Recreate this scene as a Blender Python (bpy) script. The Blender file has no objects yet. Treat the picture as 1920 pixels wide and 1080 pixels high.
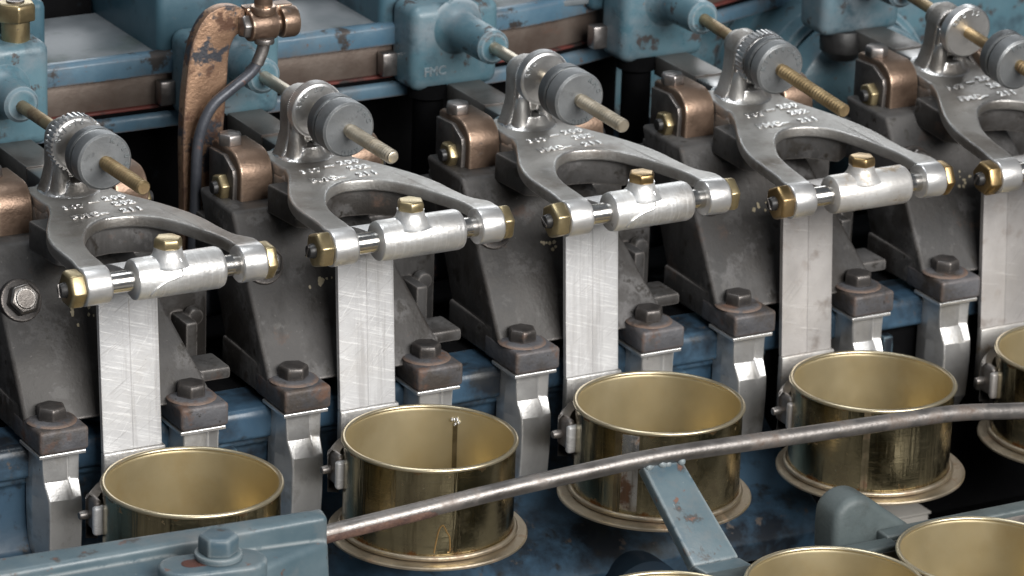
import bpy, bmesh, math, random
from mathutils import Vector, Matrix
random.seed(7)
R = math.radians
S = 0.1                      # everything below is authored in decimetres; S turns it into metres
STEP = 1.5117                # pitch of the stations along the row
sc = bpy.context.scene
col = sc.collection

# ------------------------------------------------------------------ camera
def P(u, v, z):              # u along the row, v towards the viewer, z up
    return Vector((u, -v, z))
cam_d = bpy.data.cameras.new('camera')
cam = bpy.data.objects.new('camera', cam_d); col.objects.link(cam)
C0 = Vector((-8.4701, -20.16692, 8.83966))
fw = Vector((0.463972, 0.817474, -0.341270)).normalized()
up = Vector((0.1391928, 0.3131846, 0.9394364)).normalized()
rt = fw.cross(up).normalized(); up = rt.cross(fw)
cam.matrix_world = Matrix(((rt.x, up.x, -fw.x, C0.x*S), (rt.y, up.y, -fw.y, C0.y*S), (rt.z, up.z, -fw.z, C0.z*S), (0, 0, 0, 1)))
cam_d.sensor_width = 36; cam_d.lens = 7924.25/1920*36
cam_d.clip_start = 0.01; cam_d.clip_end = 100
cam_d.dof.use_dof = True; cam_d.dof.focus_distance = 2.37; cam_d.dof.aperture_fstop = 16
sc.camera = cam

# ------------------------------------------------------------------ light
w = bpy.data.worlds.new('World'); sc.world = w; w.use_nodes = True
bg = w.node_tree.nodes['Background']
bg.inputs[0].default_value = (0.80, 0.88, 1.0, 1); bg.inputs[1].default_value = 0.12
def area(name, loc, target, sx, sy, power, colr=(1, 1, 1)):
    d = bpy.data.lights.new(name, 'AREA'); d.shape = 'RECTANGLE'; d.size = sx*S; d.size_y = sy*S
    d.energy = power; d.color = colr
    o = bpy.data.objects.new(name, d); col.objects.link(o)
    o.location = loc*S
    o.rotation_euler = (target*S-loc*S).to_track_quat('-Z', 'Y').to_euler()
    return o
T0 = P(2.5, 0, 0)
area('window_light_front', P(5.5, 26, 15), T0, 25, 13, 155, (1.0, 0.98, 0.95))
area('skylight', P(1, -5, 26), T0, 14, 9, 24, (0.93, 0.97, 1.0))
area('window_light_side', P(-16, 10, 15), T0, 8, 12, 1.5, (0.9, 0.95, 1.0))
area('window_light_back', P(15, -26, 11.5), T0, 22, 8, 24, (0.95, 0.98, 1.0))
sc.view_settings.view_transform = 'Standard'; sc.view_settings.look = 'None'
sc.view_settings.exposure = 0.0; sc.view_settings.gamma = 1.0
sc.render.engine = 'CYCLES'

# ------------------------------------------------------------------ materials
MATS = {}
def mat(name, c1, c2=None, scale=6, rough=(.4, .5), metal=0.0, bump=0.0, bscale=60, spots=(), scratch=None, aniso=None, detail=6, coat=0.0, edge=None, spec=.5):
    m = bpy.data.materials.new(name); m.use_nodes = True; nt = m.node_tree; N = nt.nodes; L = nt.links
    for n in list(N): N.remove(n)
    out = N.new('ShaderNodeOutputMaterial'); bs = N.new('ShaderNodeBsdfPrincipled'); L.new(bs.outputs[0], out.inputs[0])
    tc = N.new('ShaderNodeTexCoord'); oi = N.new('ShaderNodeObjectInfo')
    mul = N.new('ShaderNodeVectorMath'); mul.operation = 'SCALE'; mul.inputs['Scale'].default_value = 1/S
    L.new(tc.outputs['Object'], mul.inputs[0])
    rv = N.new('ShaderNodeMath'); rv.operation = 'MULTIPLY'; rv.inputs[1].default_value = 37.0; L.new(oi.outputs['Random'], rv.inputs[0])
    add = N.new('ShaderNodeVectorMath'); add.operation = 'ADD'; L.new(mul.outputs[0], add.inputs[0]); L.new(rv.outputs[0], add.inputs[1])
    V = add.outputs[0]
    def noise(sc_, det=detail, ro=.6, vec=None):
        n = N.new('ShaderNodeTexNoise'); n.inputs['Scale'].default_value = sc_; n.inputs['Detail'].default_value = det; n.inputs['Roughness'].default_value = ro
        L.new(vec or V, n.inputs['Vector']); return n.outputs[0]
    def ramp(x, lo, hi):
        r = N.new('ShaderNodeMapRange'); r.inputs[1].default_value = lo; r.inputs[2].default_value = hi; r.clamp = True
        L.new(x, r.inputs[0]); return r.outputs[0]
    def mixc(f, a, b):
        x = N.new('ShaderNodeMix'); x.data_type = 'RGBA'; L.new(f, x.inputs[0])
        for i, s in ((6, a), (7, b)):
            if hasattr(s, 'links'): L.new(s, x.inputs[i])
            else: x.inputs[i].default_value = (*s, 1)
        return x.outputs[2]
    def mixf(f, a, b):
        x = N.new('ShaderNodeMix'); x.data_type = 'FLOAT'; L.new(f, x.inputs[0])
        for i, s in ((2, a), (3, b)):
            if hasattr(s, 'links'): L.new(s, x.inputs[i])
            else: x.inputs[i].default_value = s
        return x.outputs[0]
    c2 = c2 or c1
    n0 = noise(scale); f0 = ramp(n0, .32, .68)
    c = mixc(f0, c1, c2); r = mixf(f0, rough[0], rough[1]); mt = None
    hs = []
    if bump: hs.append((noise(bscale, 3), bump))
    for (sc_, lo, hi, scol, srough, smet) in spots:
        f = ramp(noise(sc_, 8, .65), lo, hi)
        c = mixc(f, c, scol); r = mixf(f, r, srough)
        mt = mixf(f, metal if mt is None else mt, smet)
    if scratch:                                   # (rotation, density, amount): fine directional scratches
        for (rot, sx, sy, lo, hi, scol, amt) in scratch:
            mp = N.new('ShaderNodeMapping'); mp.vector_type = 'TEXTURE'; mp.inputs['Rotation'].default_value = rot; mp.inputs['Scale'].default_value = (1/sx, 1/sx, 1/sy); L.new(V, mp.inputs[0])
            f = ramp(noise(1.0, 4, .7, mp.outputs[0]), lo, hi)
            fm = N.new('ShaderNodeMath'); fm.operation = 'MULTIPLY'; fm.inputs[1].default_value = amt; L.new(f, fm.inputs[0])
            c = mixc(fm.outputs[0], c, scol)
            hs.append((f, .15*amt))
    if edge:                                      # paint and skin rubbed off on sharp edges; on cast steel also painted highlights
        (ecol, rad, erough, emet, amt) = edge
        bv = N.new('ShaderNodeBevel'); bv.samples = 4; bv.inputs['Radius'].default_value = rad*S
        ge = N.new('ShaderNodeNewGeometry'); dt = N.new('ShaderNodeVectorMath'); dt.operation = 'DOT_PRODUCT'
        L.new(bv.outputs[0], dt.inputs[0]); L.new(ge.outputs['Normal'], dt.inputs[1])
        e1 = ramp(dt.outputs['Value'], .995, .93); e2 = ramp(noise(11, 6, .7), .62-.3*amt, .72-.3*amt)
        em = N.new('ShaderNodeMath'); em.operation = 'MULTIPLY'; L.new(e1, em.inputs[0]); L.new(e2, em.inputs[1])
        c = mixc(em.outputs[0], c, ecol); r = mixf(em.outputs[0], r, erough); mt = mixf(em.outputs[0], metal if mt is None else mt, emet)
    L.new(c, bs.inputs['Base Color']); L.new(r, bs.inputs['Roughness'])
    if mt is None: bs.inputs['Metallic'].default_value = metal
    else: L.new(mt, bs.inputs['Metallic'])
    bs.inputs['Specular IOR Level'].default_value = spec
    if coat: bs.inputs['Coat Weight'].default_value = coat; bs.inputs['Coat Roughness'].default_value = .15
    nrm = None
    for h, st in hs:
        b = N.new('ShaderNodeBump'); b.inputs['Strength'].default_value = st; b.inputs['Distance'].default_value = .02*S
        L.new(h, b.inputs['Height'])
        if nrm: L.new(nrm, b.inputs['Normal'])
        nrm = b.outputs[0]
    if nrm: L.new(nrm, bs.inputs['Normal'])
    MATS[name] = m
    return m
RUST = (.16, .055, .025)
mat('teal_paint', (.062, .135, .172), (.108, .19, .228), 2.6, (.22, .42), 0, .20, 12, spots=[(1.8, .48, .66, (.165, .20, .225), .5, 0), (4, .54, .68, (.05, .09, .115), .45, 0), (6, .585, .63, (.05, .045, .045), .6, 0), (18, .64, .69, (.12, .10, .09), .6, 0), (30, .68, .73, (.28, .32, .34), .5, 0)], edge=((.23, .28, .31), .035, .38, 0, .9))
mat('shaded_teal_paint', (.035, .085, .115), (.06, .12, .155), 3, (.3, .5), 0, .1, 14, spots=[(4, .54, .70, (.022, .03, .036), .5, 0), (12, .66, .72, (.10, .12, .13), .5, 0)])  # teal darkened: the shade on the rib blocks is put into the colour
mat('rail_paint', (.06, .12, .175), (.095, .165, .22), 3, (.28, .48), 0, .14, 16, spots=[(2.4, .50, .70, (.10, .11, .12), .5, 0), (5, .56, .62, (.03, .027, .026), .6, 0), (13, .63, .69, (.12, .07, .05), .6, 0)], edge=((.15, .10, .075), .025, .6, 0, .8))
mat('deep_blue_paint', (.025, .055, .092), (.050, .098, .150), 1.6, (.26, .45), 0, .12, 10, spots=[(1.8, .44, .60, (.010, .014, .02), .36, 0), (6, .56, .68, (.016, .018, .02), .4, 0), (11, .63, .70, (.08, .065, .055), .6, 0)], edge=((.10, .16, .2), .03, .4, 0, .6))
mat('grey_blue_paint', (.062, .098, .118), (.10, .138, .156), 2.4, (.30, .50), 0, .12, 16, spots=[(3.4, .52, .74, (.125, .135, .138), .5, 0), (2.2, .52, .68, (.05, .09, .12), .36, 0), (6, .60, .65, (.05, .05, .05), .5, 0), (12, .64, .69, (.14, .07, .05), .6, 0), (34, .68, .73, (.26, .28, .28), .5, 0)], edge=((.25, .28, .29), .03, .42, 0, .8))
mat('grey_green_paint', (.060, .078, .080), (.088, .108, .110), 3, (.46, .6), 0, .12, 40, spots=[(4, .54, .70, (.05, .06, .06), .55, 0), (14, .64, .71, (.03, .03, .03), .6, 0), (30, .68, .74, (.16, .17, .17), .6, 0)], edge=((.22, .24, .24), .02, .4, .2, .8))
mat('dusty_tray', (.08, .098, .108), (.20, .215, .23), 1.4, (.35, .6), 0, .05, 30, spots=[(2.0, .52, .66, (.075, .095, .095), .5, 0), (16, .70, .74, (.03, .03, .03), .7, 0)])
mat('cast_steel', (.36, .345, .325), (.52, .51, .49), 2.4, (.40, .56), .85, .20, 60, spots=[(2.2, .48, .68, (.23, .205, .18), .52, .8), (7, .60, .74, (.58, .57, .56), .38, 1), (22, .64, .74, (.13, .11, .09), .5, .6)], edge=((.84, .83, .82), .025, .22, 1, 1))
mat('cast_steel_dull', (.25, .235, .215), (.38, .365, .345), 2.4, (.40, .56), .85, .20, 60, spots=[(2.2, .48, .68, (.17, .15, .13), .5, .8), (7, .62, .74, (.46, .45, .44), .38, 1), (22, .64, .74, (.10, .085, .07), .5, .6)], edge=((.78, .77, .76), .025, .22, 1, .9))
mat('cast_bright', (.60, .59, .58), (.74, .73, .72), 4, (.32, .44), .85, .08, 60, spots=[(6, .58, .75, (.40, .375, .35), .45, .8), (24, .68, .75, (.2, .17, .14), .5, .6)], edge=((.9, .9, .9), .02, .25, 1, .8))
mat('aluminium', (.58, .57, .555), (.74, .735, .725), 3, (.36, .48), .8, .12, 40, spots=[(4, .54, .72, (.44, .415, .385), .5, .8), (22, .66, .75, (.22, .20, .17), .5, .6)], scratch=[((0, R(90), 0), 3, 60, .5, .7, (.92, .92, .92), .5)], edge=((.88, .88, .87), .02, .3, .9, .8))
mat('stained_aluminium', (.58, .55, .52), (.72, .71, .69), 4, (.38, .5), .75, .10, 40, spots=[(7, .56, .66, (.42, .34, .25), .5, .7), (24, .68, .76, (.25, .2, .16), .5, .6)], scratch=[((0, 0, 0), 3, 60, .5, .7, (.85, .85, .85), .3)])
mat('brushed_bar', (.60, .60, .61), (.72, .72, .725), 2.0, (.40, .52), .45, .04, 60, spots=[(2.5, .56, .74, (.60, .585, .57), .5, .5), (24, .71, .76, (.2, .18, .16), .5, .5)],
    scratch=[((0, R(18), 0), 4, 90, .54, .66, (.97, .97, .97), .65), ((0, R(-32), 0), 4, 100, .57, .68, (.40, .39, .39), .55), ((0, R(-58), 0), 5, 110, .60, .70, (.97, .97, .97), .55), ((0, R(90), 0), .5, 9, .52, .64, (.45, .44, .44), .6)], edge=((.95, .95, .95), .012, .3, .8, 1))
mat('stained_bar', (.47, .445, .43), (.60, .575, .56), 1.8, (.4, .52), .62, .06, 60, spots=[(5, .55, .72, (.40, .35, .32), .5, .9), (16, .70, .76, (.16, .13, .11), .5, .4)],
    scratch=[((0, R(12), 0), 3, 40, .58, .72, (.72, .70, .68), .5), ((0, R(-50), 0), 2.5, 60, .6, .72, (.33, .31, .3), .5)])
mat('leg_aluminium', (.55, .545, .54), (.74, .735, .725), 3.0, (.30, .44), .8, .09, 60, spots=[(3.5, .54, .72, (.34, .32, .29), .5, .8), (24, .66, .74, (.13, .12, .11), .5, .4)], edge=((.85, .85, .84), .02, .3, .9, .8))
mat('bright_steel', (.60, .57, .53), (.72, .70, .67), 8, (.16, .26), 1, .02, 40)
mat('worn_steel', (.20, .185, .175), (.33, .31, .295), 4, (.36, .5), .9, .12, 40, spots=[(4, .52, .68, (.13, .095, .075), .6, .5), (22, .62, .72, (.10, .07, .055), .6, .4)])
mat('dark_casting', (.026, .025, .0248), (.080, .076, .074), 1.6, (.58, .78), .1, .13, 40, spots=[(1.2, .47, .56, (.024, .0205, .018), .55, .05), (4.5, .55, .65, (.108, .104, .104), .65, .1), (9, .56, .63, (.022, .019, .016), .5, .05), (3.0, .62, .72, (.085, .050, .035), .65, .05), (32, .66, .73, (.19, .18, .17), .6, .2), (26, .62, .70, (.022, .020, .018), .5, .1)], scratch=[((0, 0, 0), 5, .8, .54, .70, (.020, .018, .016), .6)], edge=((.19, .175, .165), .022, .45, .4, .9))
mat('clamp_iron', (.060, .060, .066), (.125, .125, .135), 3, (.46, .64), .2, .26, 34, spots=[(2.4, .48, .60, (.050, .041, .035), .6, .1), (5, .56, .66, (.105, .058, .04), .7, .05), (24, .60, .69, (.028, .025, .024), .6, .1), (34, .68, .74, (.22, .20, .19), .5, .3)], edge=((.19, .13, .10), .025, .5, .2, .9))
mat('dark_bolt', (.045, .041, .04), (.10, .092, .088), 8, (.35, .5), .6, .1, 50, spots=[(10, .6, .75, (.12, .07, .05), .6, .2)], edge=((.28, .25, .23), .02, .35, .8, .9))
mat('steel_bolt', (.22, .20, .19), (.34, .32, .31), 8, (.28, .42), .9, .06, 50, spots=[(9, .6, .75, (.16, .10, .075), .6, .3)])
mat('oily_steel', (.10, .09, .082), (.17, .155, .145), 7, (.26, .4), .8, .08, 50, spots=[(6, .56, .7, (.06, .05, .042), .4, .4)], edge=((.45, .43, .41), .015, .3, .9, .8))
mat('slide_steel', (.125, .118, .11), (.195, .185, .172), 3, (.34, .48), .35, .06, 40, spots=[(2.4, .54, .72, (.075, .065, .058), .5, .2)], edge=((.4, .39, .38), .015, .3, .8, .8))
mat('slide_bright', (.30, .295, .29), (.42, .41, .40), 3, (.26, .40), .9, .05, 40, spots=[(2.5, .54, .7, (.15, .14, .13), .4, .6)])
mat('copper_paint', (.155, .105, .077), (.255, .178, .130), 3.4, (.36, .52), .8, .14, 50, spots=[(3.6, .52, .68, (.13, .085, .06), .5, .5), (18, .64, .72, (.05, .042, .04), .6, .2)], edge=((.60, .44, .33), .025, .3, .9, .8))
mat('copper_worn', (.30, .185, .12), (.44, .28, .185), 5, (.36, .5), .75, .22, 50, spots=[(2.0, .485, .51, (.03, .033, .042), .5, .1), (7, .55, .62, (.10, .05, .03), .6, .3)], edge=((.08, .05, .038), .03, .5, .3, .9))
mat('brass', (.34, .265, .145), (.45, .37, .215), 6, (.28, .42), .9, .05, 40, spots=[(5, .54, .70, (.20, .145, .075), .48, .7), (18, .66, .74, (.10, .07, .04), .5, .4)], edge=((.64, .55, .37), .015, .25, 1, .7))
mat('dull_brass', (.33, .225, .10), (.44, .31, .16), 6, (.3, .44), 1, .05, 40, spots=[(8, .6, .75, (.2, .14, .08), .5, .7)])
mat('rod_brass', (.30, .215, .11), (.43, .325, .185), 7, (.34, .5), .85, .08, 40, spots=[(5, .52, .68, (.17, .105, .055), .55, .5), (18, .66, .73, (.09, .06, .035), .6, .3)])
mat('rod_nickel', (.52, .45, .34), (.66, .59, .48), 7, (.30, .44), .9, .06, 40, spots=[(6, .56, .70, (.38, .28, .17), .5, .7), (20, .68, .75, (.18, .13, .09), .5, .4)])
mat('zinc_grey', (.15, .158, .164), (.215, .224, .23), 4, (.42, .56), .5, .08, 50, spots=[(10, .60, .72, (.09, .095, .098), .6, .3), (3, .56, .76, (.27, .275, .278), .5, .4), (30, .66, .73, (.08, .08, .08), .6, .3)], edge=((.42, .43, .43), .015, .35, .9, .8))
mat('zinc_dark', (.06, .065, .07), (.10, .107, .112), 4, (.4, .54), .4, .08, 50, spots=[(9, .6, .72, (.04, .04, .04), .6, .3)], edge=((.26, .27, .27), .015, .4, .8, .8))
mat('disc_alloy', (.58, .575, .57), (.72, .715, .71), 5, (.34, .46), 1, .06, 50, spots=[(8, .62, .74, (.40, .38, .36), .5, .8)])
mat('black_rubber', (.012, .012, .013), (.025, .024, .024), 8, (.35, .55), 0, .1, 30)
mat('navy_dark', (.010, .020, .034), (.018, .035, .055), 3, (.5, .7), 0, .1, 12, spec=.2)
mat('shade_grease_black', (.0025, .0025, .003), (.006, .006, .0065), 3, (.8, .95), 0, .2, 12, spots=[(5, .62, .76, (.012, .017, .021), .6, 0), (9, .68, .76, (.02, .015, .011), .7, 0)], spec=.04)  # near-black grease with the shade of the gaps put into its colour
mat('can_inside', (.56, .475, .295), (.62, .54, .36), 2.4, (.34, .44), .84, .015, 120, spots=[(26, .74, .78, (.70, .62, .45), .4, .8), (1.6, .56, .74, (.53, .42, .235), .40, .85)])
mat('can_rim', (.58, .50, .34), (.66, .58, .41), 4, (.30, .36), .9, spots=[(3, .64, .70, (.38, .24, .13), .45, .6)])
mat('tan_metal', (.36, .30, .22), (.46, .40, .31), 4, (.34, .5), .9, .08, 50, spots=[(6, .56, .70, (.22, .14, .085), .6, .4), (20, .68, .75, (.1, .06, .04), .6, .2)])
mat('seam_metal', (.17, .14, .085), (.30, .25, .16), 6, (.3, .45), .9, .1, 60, spots=[(6, .52, .66, (.13, .07, .04), .6, .3)])
mat('patchy_tin', (.42, .40, .37), (.60, .585, .56), 3, (.22, .36), .95, .06, 50, spots=[(5, .48, .56, (.15, .075, .04), .55, .3), (3, .55, .62, (.20, .16, .09), .3, .9)], scratch=[((0, 0, 0), 20, 2, .5, .66, (.12, .09, .06), .6)])
mat('solder', (.62, .62, .63), (.75, .75, .76), 30, (.25, .4), 1, .3, 60)
mat('red_paint', (.085, .022, .018), (.13, .03, .024), 5, (.5, .7), 0, .1, 40, spots=[(4, .48, .58, (.02, .016, .015), .7, 0)])
mat('rust_flake', (.11, .058, .040), (.16, .095, .07), 9, (.6, .8), .1, .4, 40, spots=[(7, .5, .6, (.10, .06, .05), .6, .3)])
mat('rust_hole', (.05, .018, .012), (.09, .03, .02), 14, (.6, .8), 0, .2, 40)
mat('brown_channel', (.115, .085, .07), (.17, .14, .12), 3, (.4, .55), .5, .12, 30, spots=[(5, .6, .72, (.10, .05, .035), .6, .2)])
mat('pipe_paint', (.045, .05, .062), (.075, .08, .095), 5, (.34, .48), .3, .1, 40, spots=[(2.6, .56, .63, (.28, .115, .06), .5, .5)])
mat('pale_letters', (.42, .35, .22), (.5, .44, .32), 30, (.6, .7), 0, .1, 40)
mat('stamp_dark', (.11, .125, .13), (.14, .15, .155), 9, (.6, .7), .2)
mat('amber_varnish', (.22, .13, .045), (.33, .20, .075), 12, (.3, .4), .4)
mat('concrete_floor', (.13, .125, .12), (.18, .175, .165), 1.2, (.6, .8), 0, .1, 20)
mat('pale_board', (.36, .34, .31), (.44, .42, .385), 2, (.6, .7), 0)

# the tin outside: gold lacquer rubbed dark, scratched, rusty towards the seams
def can_outer():
    m = mat('can_outside', (.34, .285, .165), (.49, .42, .26), 2.2, (.14, .24), 1.0, .03, 50,
            spots=[(3, .50, .70, (.17, .14, .085), .34, .85), (9, .66, .72, (.27, .15, .07), .5, .4), (30, .68, .75, (.66, .60, .45), .3, .9)],
            scratch=[((0, 0, 0), 4, 120, .58, .74, (.14, .115, .065), .45), ((0, 0, 0), 6, 150, .62, .74, (.75, .68, .5), .45), ((0, 0, 0), 9, .7, .50, .68, (.15, .12, .07), .75)])
    nt = m.node_tree; N = nt.nodes; L = nt.links
    bs = [n for n in N if n.type == 'BSDF_PRINCIPLED'][0]
    tc = [n for n in N if n.type == 'TEX_COORD'][0]
    sx = N.new('ShaderNodeSeparateXYZ'); L.new(tc.outputs['Object'], sx.inputs[0])
    base = bs.inputs['Base Color'].links[0].from_socket
    rb = bs.inputs['Roughness'].links[0].from_socket
    nz = N.new('ShaderNodeTexNoise'); nz.inputs['Scale'].default_value = 90; nz.inputs['Detail'].default_value = 8; nz.inputs['Roughness'].default_value = .7
    L.new(tc.outputs['Object'], nz.inputs['Vector'])
    # rust creeping up from the bottom bead and down from the rim
    def band(z0, z1):
        a = N.new('ShaderNodeMapRange'); a.inputs[1].default_value = z0*S; a.inputs[2].default_value = z1*S; a.inputs[3].default_value = .30; a.inputs[4].default_value = 0; L.new(sx.outputs[2], a.inputs[0])
        b = N.new('ShaderNodeMath'); b.operation = 'ADD'; L.new(a.outputs[0], b.inputs[0]); L.new(nz.outputs[0], b.inputs[1])
        c = N.new('ShaderNodeMapRange'); c.inputs[1].default_value = .68; c.inputs[2].default_value = .78; L.new(b.outputs[0], c.inputs[0]); return c.outputs[0]
    f1 = band(.0, .09); f2 = band(.545, .50)
    mx = N.new('ShaderNodeMath'); mx.operation = 'MAXIMUM'; L.new(f1, mx.inputs[0]); L.new(f2, mx.inputs[1])
    x = N.new('ShaderNodeMix'); x.data_type = 'RGBA'; L.new(mx.outputs[0], x.inputs[0]); L.new(base, x.inputs[6]); x.inputs[7].default_value = (.24, .115, .045, 1); L.new(x.outputs[2], bs.inputs['Base Color'])
    y = N.new('ShaderNodeMix'); y.data_type = 'FLOAT'; L.new(mx.outputs[0], y.inputs[0]); L.new(rb, y.inputs[2]); y.inputs[3].default_value = .5; L.new(y.outputs[0], bs.inputs['Roughness'])
can_outer()

# ------------------------------------------------------------------ mesh helpers (authored in u, v, z)
class B:
    def __init__(s): s.bm = bmesh.new(); s.mi = 0
    def _merge(s, t, bev=0, seg=2, ang=30):
        bmesh.ops.remove_doubles(t, verts=t.verts, dist=1e-6)
        bmesh.ops.recalc_face_normals(t, faces=t.faces)
        if bev:
            es = [e for e in t.edges if len(e.link_faces) == 2 and e.calc_face_angle(0) > R(ang)]
            bmesh.ops.bevel(t, geom=es, offset=bev, offset_type='OFFSET', segments=seg, profile=.5, affect='EDGES', clamp_overlap=True)
        for f in t.faces: f.material_index = s.mi
        me = bpy.data.meshes.new('tmp'); t.to_mesh(me); t.free(); s.bm.from_mesh(me); bpy.data.meshes.remove(me)
    def box(s, u0, u1, v0, v1, z0, z1, bev=.008, seg=2, M=None):
        t = bmesh.new(); bmesh.ops.create_cube(t, size=1)
        for q in t.verts:
            q.co = Vector((u0+(q.co.x+.5)*(u1-u0), -(v0+(q.co.y+.5)*(v1-v0)), z0+(q.co.z+.5)*(z1-z0)))
        if M: bmesh.ops.transform(t, matrix=M, verts=t.verts)
        s._merge(t, bev, seg); return s
    def cyl(s, p0, p1, r0, r1=None, n=32, bev=0, seg=2, rot=0, capped=True):
        r1 = r0 if r1 is None else r1; t = bmesh.new(); d = p1-p0
        bmesh.ops.create_cone(t, cap_ends=capped, segments=n, radius1=r0, radius2=r1, depth=d.length)
        M = Matrix.Translation((p0+p1)/2) @ d.to_track_quat('Z', 'Y').to_matrix().to_4x4() @ Matrix.Rotation(rot, 4, 'Z')
        bmesh.ops.transform(t, matrix=M, verts=t.verts)
        s._merge(t, bev, seg, 40); return s
    def hexb(s, p0, p1, r, rot=0, bev=.006):        # hexagon nut or bolt head with a chamfered end
        d = (p1-p0).normalized(); q = p1-d*min(.018, (p1-p0).length*.3)
        t = bmesh.new()
        M = d.to_track_quat('Z', 'Y').to_matrix() @ Matrix.Rotation(rot, 3, 'Z')
        rings = []
        for (pp, n, rr, off) in ((p0, 6, r, 0), (q, 6, r, 0), (p1, 6, r*.90, 0)):
            rings.append([t.verts.new(pp + M @ Vector((rr*math.cos(i*math.pi/3), rr*math.sin(i*math.pi/3), 0))) for i in range(6)])
        for a, b in zip(rings, rings[1:]):
            for i in range(6): t.faces.new((a[i], a[(i+1) % 6], b[(i+1) % 6], b[i]))
        t.faces.new(rings[0]); t.faces.new(rings[-1])
        s._merge(t, bev, 2, 20); return s
    def lathe(s, prof, o, axis='z', n=48, bev=0, closed=False, ang=(0, 2*math.pi)):
        t = bmesh.new(); full = abs(ang[1]-ang[0]-2*math.pi) < 1e-6
        m = n if full else n+1; rings = []
        for (r, h) in prof:
            ring = []
            for i in range(m):
                a = ang[0]+(ang[1]-ang[0])*i/n
                c, q = r*math.cos(a), r*math.sin(a)
                v = {'z': Vector((c, q, h)), 'u': Vector((h, c, q)), 'v': Vector((c, -h, q))}[axis]
                ring.append(t.verts.new(o+v))
            rings.append(ring)
        prs = list(zip(rings, rings[1:])) + ([(rings[-1], rings[0])] if closed else [])
        for a, b in prs:
            for i in range(n):
                j = (i+1) % m if full else i+1
                try: t.faces.new((a[i], a[j], b[j], b[i]))
                except ValueError: pass
        if not closed and full:
            for rg, (r, h) in ((rings[0], prof[0]), (rings[-1], prof[-1])):
                if r > 1e-4: t.faces.new(rg)
        bmesh.ops.remove_doubles(t, verts=t.verts, dist=1e-6)
        s._merge(t, bev, 2, 30); return s
    def prism(s, poly, fn, d0, d1, bev=.01, seg=2, ang=30):   # poly in 2-D; fn(a, b, d) -> point
        t = bmesh.new()
        A = [t.verts.new(fn(a, b, d0)) for a, b in poly]; Bv = [t.verts.new(fn(a, b, d1)) for a, b in poly]
        n = len(poly)
        for i in range(n): t.faces.new((A[i], A[(i+1) % n], Bv[(i+1) % n], Bv[i]))
        t.faces.new(A); t.faces.new(Bv)
        s._merge(t, bev, seg, ang); return s
    def tube(s, pts, r, n=16, cap=True, sm=0):
        if sm: pts = spline(pts, sm)
        t = bmesh.new(); rings = []; prev = None
        for i, p in enumerate(pts):
            d = (pts[min(i+1, len(pts)-1)]-pts[max(i-1, 0)]).normalized()
            x = (prev - d*prev.dot(d)) if prev else (d.orthogonal())
            x.normalize(); prev = x; y = d.cross(x)
            rr = r(i/(len(pts)-1)) if callable(r) else r
            rings.append([t.verts.new(p + x*rr*math.cos(2*math.pi*k/n) + y*rr*math.sin(2*math.pi*k/n)) for k in range(n)])
        for a, b in zip(rings, rings[1:]):
            for k in range(n): t.faces.new((a[k], a[(k+1) % n], b[(k+1) % n], b[k]))
        if cap: t.faces.new(rings[0]); t.faces.new(rings[-1])
        s._merge(t); return s
    def sweep(s, section, path, bev=0, closed=True):   # section pts given by path frame: path = list of (origin, ax, ay)
        t = bmesh.new(); rings = [[t.verts.new(o+ax*a+ay*b) for a, b in section] for o, ax, ay in path]; n = len(section)
        for a, b in zip(rings, rings[1:]):
            for k in range(n): t.faces.new((a[k], a[(k+1) % n], b[(k+1) % n], b[k]))
        t.faces.new(rings[0]); t.faces.new(rings[-1])
        s._merge(t, bev); return s
    def poly(s, pts):
        s.bm.faces.new([s.bm.verts.new(p) for p in pts]).material_index = s.mi; return s
    def hexa(s, p, bev=.01, seg=2):                    # eight corners: bottom ring 0-3, top ring 4-7
        t = bmesh.new(); v = [t.verts.new(q) for q in p]
        for f in ((0, 1, 2, 3), (4, 5, 6, 7), (0, 1, 5, 4), (1, 2, 6, 5), (2, 3, 7, 6), (3, 0, 4, 7)): t.faces.new([v[i] for i in f])
        s._merge(t, bev, seg); return s
    def xf(s, M): bmesh.ops.transform(s.bm, matrix=M, verts=s.bm.verts); return s
    def done(s, name, mats, parent=None, loc=None, smooth=35):
        me = bpy.data.meshes.new(name)
        bmesh.ops.scale(s.bm, vec=(S, S, S), verts=s.bm.verts)
        s.bm.normal_update(); s.bm.to_mesh(me); s.bm.free()
        for m in (mats if isinstance(mats, (list, tuple)) else [mats]): me.materials.append(MATS[m])
        for p in me.polygons: p.use_smooth = True
        me.set_sharp_from_angle(angle=R(smooth))
        o = bpy.data.objects.new(name, me); col.objects.link(o)
        if parent: o.parent = parent
        if loc is not None: o.location = loc*S
        return o
def spline(pts, k):
    out = []; n = len(pts)
    for i in range(n-1):
        p0, p1, p2, p3 = pts[max(i-1, 0)], pts[i], pts[i+1], pts[min(i+2, n-1)]
        for j in range(k):
            t = j/k
            out.append((p1*2 + (p2-p0)*t + (p0*2-p1*5+p2*4-p3)*t*t + (p1*3-p0-p2*3+p3)*t*t*t)*.5)
    out.append(pts[-1]); return out
def spl2(pts, k):
    return [(p.x, p.y) for p in spline([Vector((a, b)) for a, b in pts], k)]
def tag(o, label=None, cat=None, group=None, kind=None):
    if label: o['label'] = label
    if cat: o['category'] = cat
    if group: o['group'] = group
    if kind: o['kind'] = kind
    return o
def thing(name, loc, label, cat, group=None, rot=(0, 0, 0)):
    o = bpy.data.objects.new(name, None); o.empty_display_size = .02; col.objects.link(o)
    o.location = loc*S; o.rotation_euler = rot
    return tag(o, label, cat, group)
def kids(o): return [c for c in list(o.children)]
def dup(o, parent=None):
    c = o.copy(); col.objects.link(c)
    if parent: c.parent = parent
    for ch in kids(o): dup(ch, c)
    return c
FN_UV = lambda z0: None
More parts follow.
